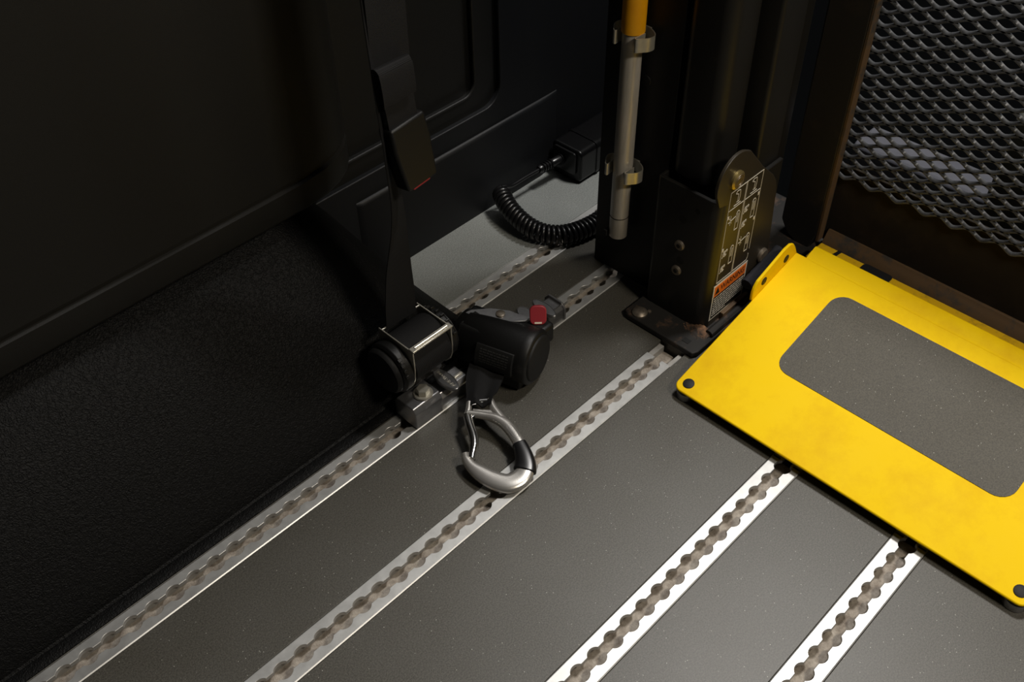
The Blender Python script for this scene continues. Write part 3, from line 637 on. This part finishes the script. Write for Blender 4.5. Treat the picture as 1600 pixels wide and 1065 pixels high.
# ------------------------------------------------------------------ folded platform with expanded metal
pf_ = thing('folded_platform', (.66, -.40, .03), 'folded black lift platform of grey expanded metal mesh standing behind the yellow plate', 'lift platform')
bm = new(); prism(bm, [(.037, .060), (.026, .042), (.004, .028), (-.012, .034), (-.021, .058), (-.021, 1.1), (.037, 1.1)], .640, .664, 'x'); obj('side_bar', bm, 'bar', pf_, bevel=.003, seg=2)
bm = new(); prism(bm, [(-.0195, .05), (-.0235, .05), (-.0235, 1.1), (-.0195, 1.1)], .640, .654, 'x'); obj('inner_flange', bm, 'brown_strip', pf_, bevel=.0006)
obj('kick_panel', box(new(), .664, .668, -.90, -.018, .040, .166), 'kick', pf_, bevel=.0008)
obj('edge_strip', prism(new(), [(.6475, .038), (.6475, .0440), (.6600, .0625), (.6640, .0625), (.6640, .038)], -.90, -.0255, 'y'), 'brown_strip', pf_, bevel=.0012)
def wave(u):
    f = (u/.038) % 1.0; tri = 4*abs(((f+.75) % 1)-.5)-1; return (.55*math.sin(2*math.pi*f)+.45*tri)*.0042
bm = new(); nrow = 56; ys = [-.012-.0038*i*.5 for i in range(int(.885/.0019)+1)]
ca, sa = math.cos(R(52)), math.sin(R(52))
for j in range(nrow):
    zc = .1535+.0085*j*.9706; sgn = 1 if j % 2 else -1; prev = None
    if zc > .62: break
    for y in ys:
        z = zc+sgn*wave(y)
        c = [(-.0023, .0011), (.0023, .0011), (.0023, -.0011), (-.0023, -.0011)]
        ring = [bm.verts.new(V(.6605+a*ca+b*sa*0, y, z+a*sa*.75+b)) for a, b in c]
        if prev:
            for i in range(4): bm.faces.new((prev[i], prev[(i+1) % 4], ring[(i+1) % 4], ring[i]))
        prev = ring
em_ = obj('expanded_mesh', bm, 'mesh', pf_, ang=50); em_['kind'] = 'stuff'
# yellow flange under the plate lip
yf = obj('yellow_flange', box(new(), .590, .629, -.90, -.034, .0560, .0625), 'yellow_dirty', pf_, bevel=.0015)
bm = new(); prism(bm, rrect(.592, .6300, -.142, -.100, .006), .0560, .0634); obj('black_notch', bm, 'orange_black', yf)
bm = new(); prism(bm, [(.596, -.055), (.6295, -.061), (.6295, -.066), (.596, -.062)], .0560, .0629); obj('black_stripe', bm, 'orange_black', yf)

# grey bumper outside, seen through the mesh
bu = thing('rear_bumper', (.82, -.4, 0), 'grey bumper bar outside, glimpsed through the lower mesh', 'bumper')
bm = new(); prism(bm, [(.80, .070), (.80, .106), (.806, .111), (.86, .111), (.86, .070)], -.90, .03, 'y'); obj('bumper_bar', bm, 'bumper', bu, bevel=.003)
bm = new(); prism(bm, rrect(.795, .86, -.62, -.168, .01), .0, .245); obj('bumper_corner', bm, 'bumper_corner', bu, bevel=.01, seg=3)

# ------------------------------------------------------------------ yellow bridge plate
br = thing('bridge_plate', (.45, -.254, 0), 'yellow steel bridge plate with a grey grip pad, sloping up to the lift', 'bridge plate')
SLP = .232
def zp(x): return .0195+SLP*(x-.328)
tilt = math.atan(SLP)
ya, yb = -.479, -.0285
bm = new(); rc_ = .011
corner = arc(.316+rc_, yb-rc_, rc_, 90, 180, 5)+arc(.316+rc_, ya+rc_, rc_, 180, 270, 5)
outline = corner+[(.572, ya), (.572, yb)]
lo = [bm.verts.new(V(x, y, zp(x)-.0035)) for x, y in outline]; hi = [bm.verts.new(V(x, y, zp(x))) for x, y in outline]
n = len(outline); bm.faces.new(lo); bm.faces.new(hi)
for i in range(n): bm.faces.new((lo[i], lo[(i+1) % n], hi[(i+1) % n], hi[i]))
plate = obj('plate', bm, 'yellow', br, bevel=.0012)
bm = new(); prf = [(.5700, zp(.5700)+.0002), (.5735, zp(.5735)-.0004), (.577, zp(.577)+.0004), (.591, zp(.591)+.0018), (.5935, zp(.5935)+.0008), (.5945, zp(.5945)-.0015), (.5925, zp(.592)-.0032), (.5715, zp(.5715)-.0035)]
prism(bm, prf, ya, -.044, 'y'); obj('rolled_lip', bm, 'yellow', br, ang=50)
ear = [(.476, .052), (.4755, .066), (.478, .0735), (.484, .0805), (.540, .1000), (.552, .1010), (.560, .0970), (.566, .0890), (.574, .0745), (.574, .070)]
er = obj('hinge_ear', prism(new(), ear, -.0285, -.0245, 'y'), 'yellow', br, bevel=.001)
for x, z in ((.4985, .0722), (.5470, .0800)): disc(er, 'ear_bolt', V(x, -.0285, z), (0, -1, 0), .0058, .0008, 'matt_black')
bm = new(); gp_ = rrect(.4085, .5465, -.4085, -.1085, .020); lo = [bm.verts.new(V(x, y, zp(x)-.0002)) for x, y in gp_]; hi = [bm.verts.new(V(x, y, zp(x)+.0008)) for x, y in gp_]; n = len(gp_)
bm.faces.new(lo); bm.faces.new(hi)
for i in range(n): bm.faces.new((lo[i], lo[(i+1) % n], hi[(i+1) % n], hi[i]))
obj('grip_pad', bm, 'grip', br, smooth=False)
for y in (-.0425, -.4655):
    disc(plate, 'rubber_button', V(.3300, y, zp(.330)-.0002), (-math.sin(tilt), 0, math.cos(tilt)), .0072, .0016, 'matt_black')
    bm = new(); lathe(bm, [(0, 0), (0, .0125), (.010, .0125), (.0115, .011), (.0115, 0)], (.3285, y, .0008), (0, 0, 1), 28); obj('glide_pad', bm, 'cast', br)
obj('left_support', box(new(), .500, .570, -.470, -.035, .003, .052), 'frame', br)
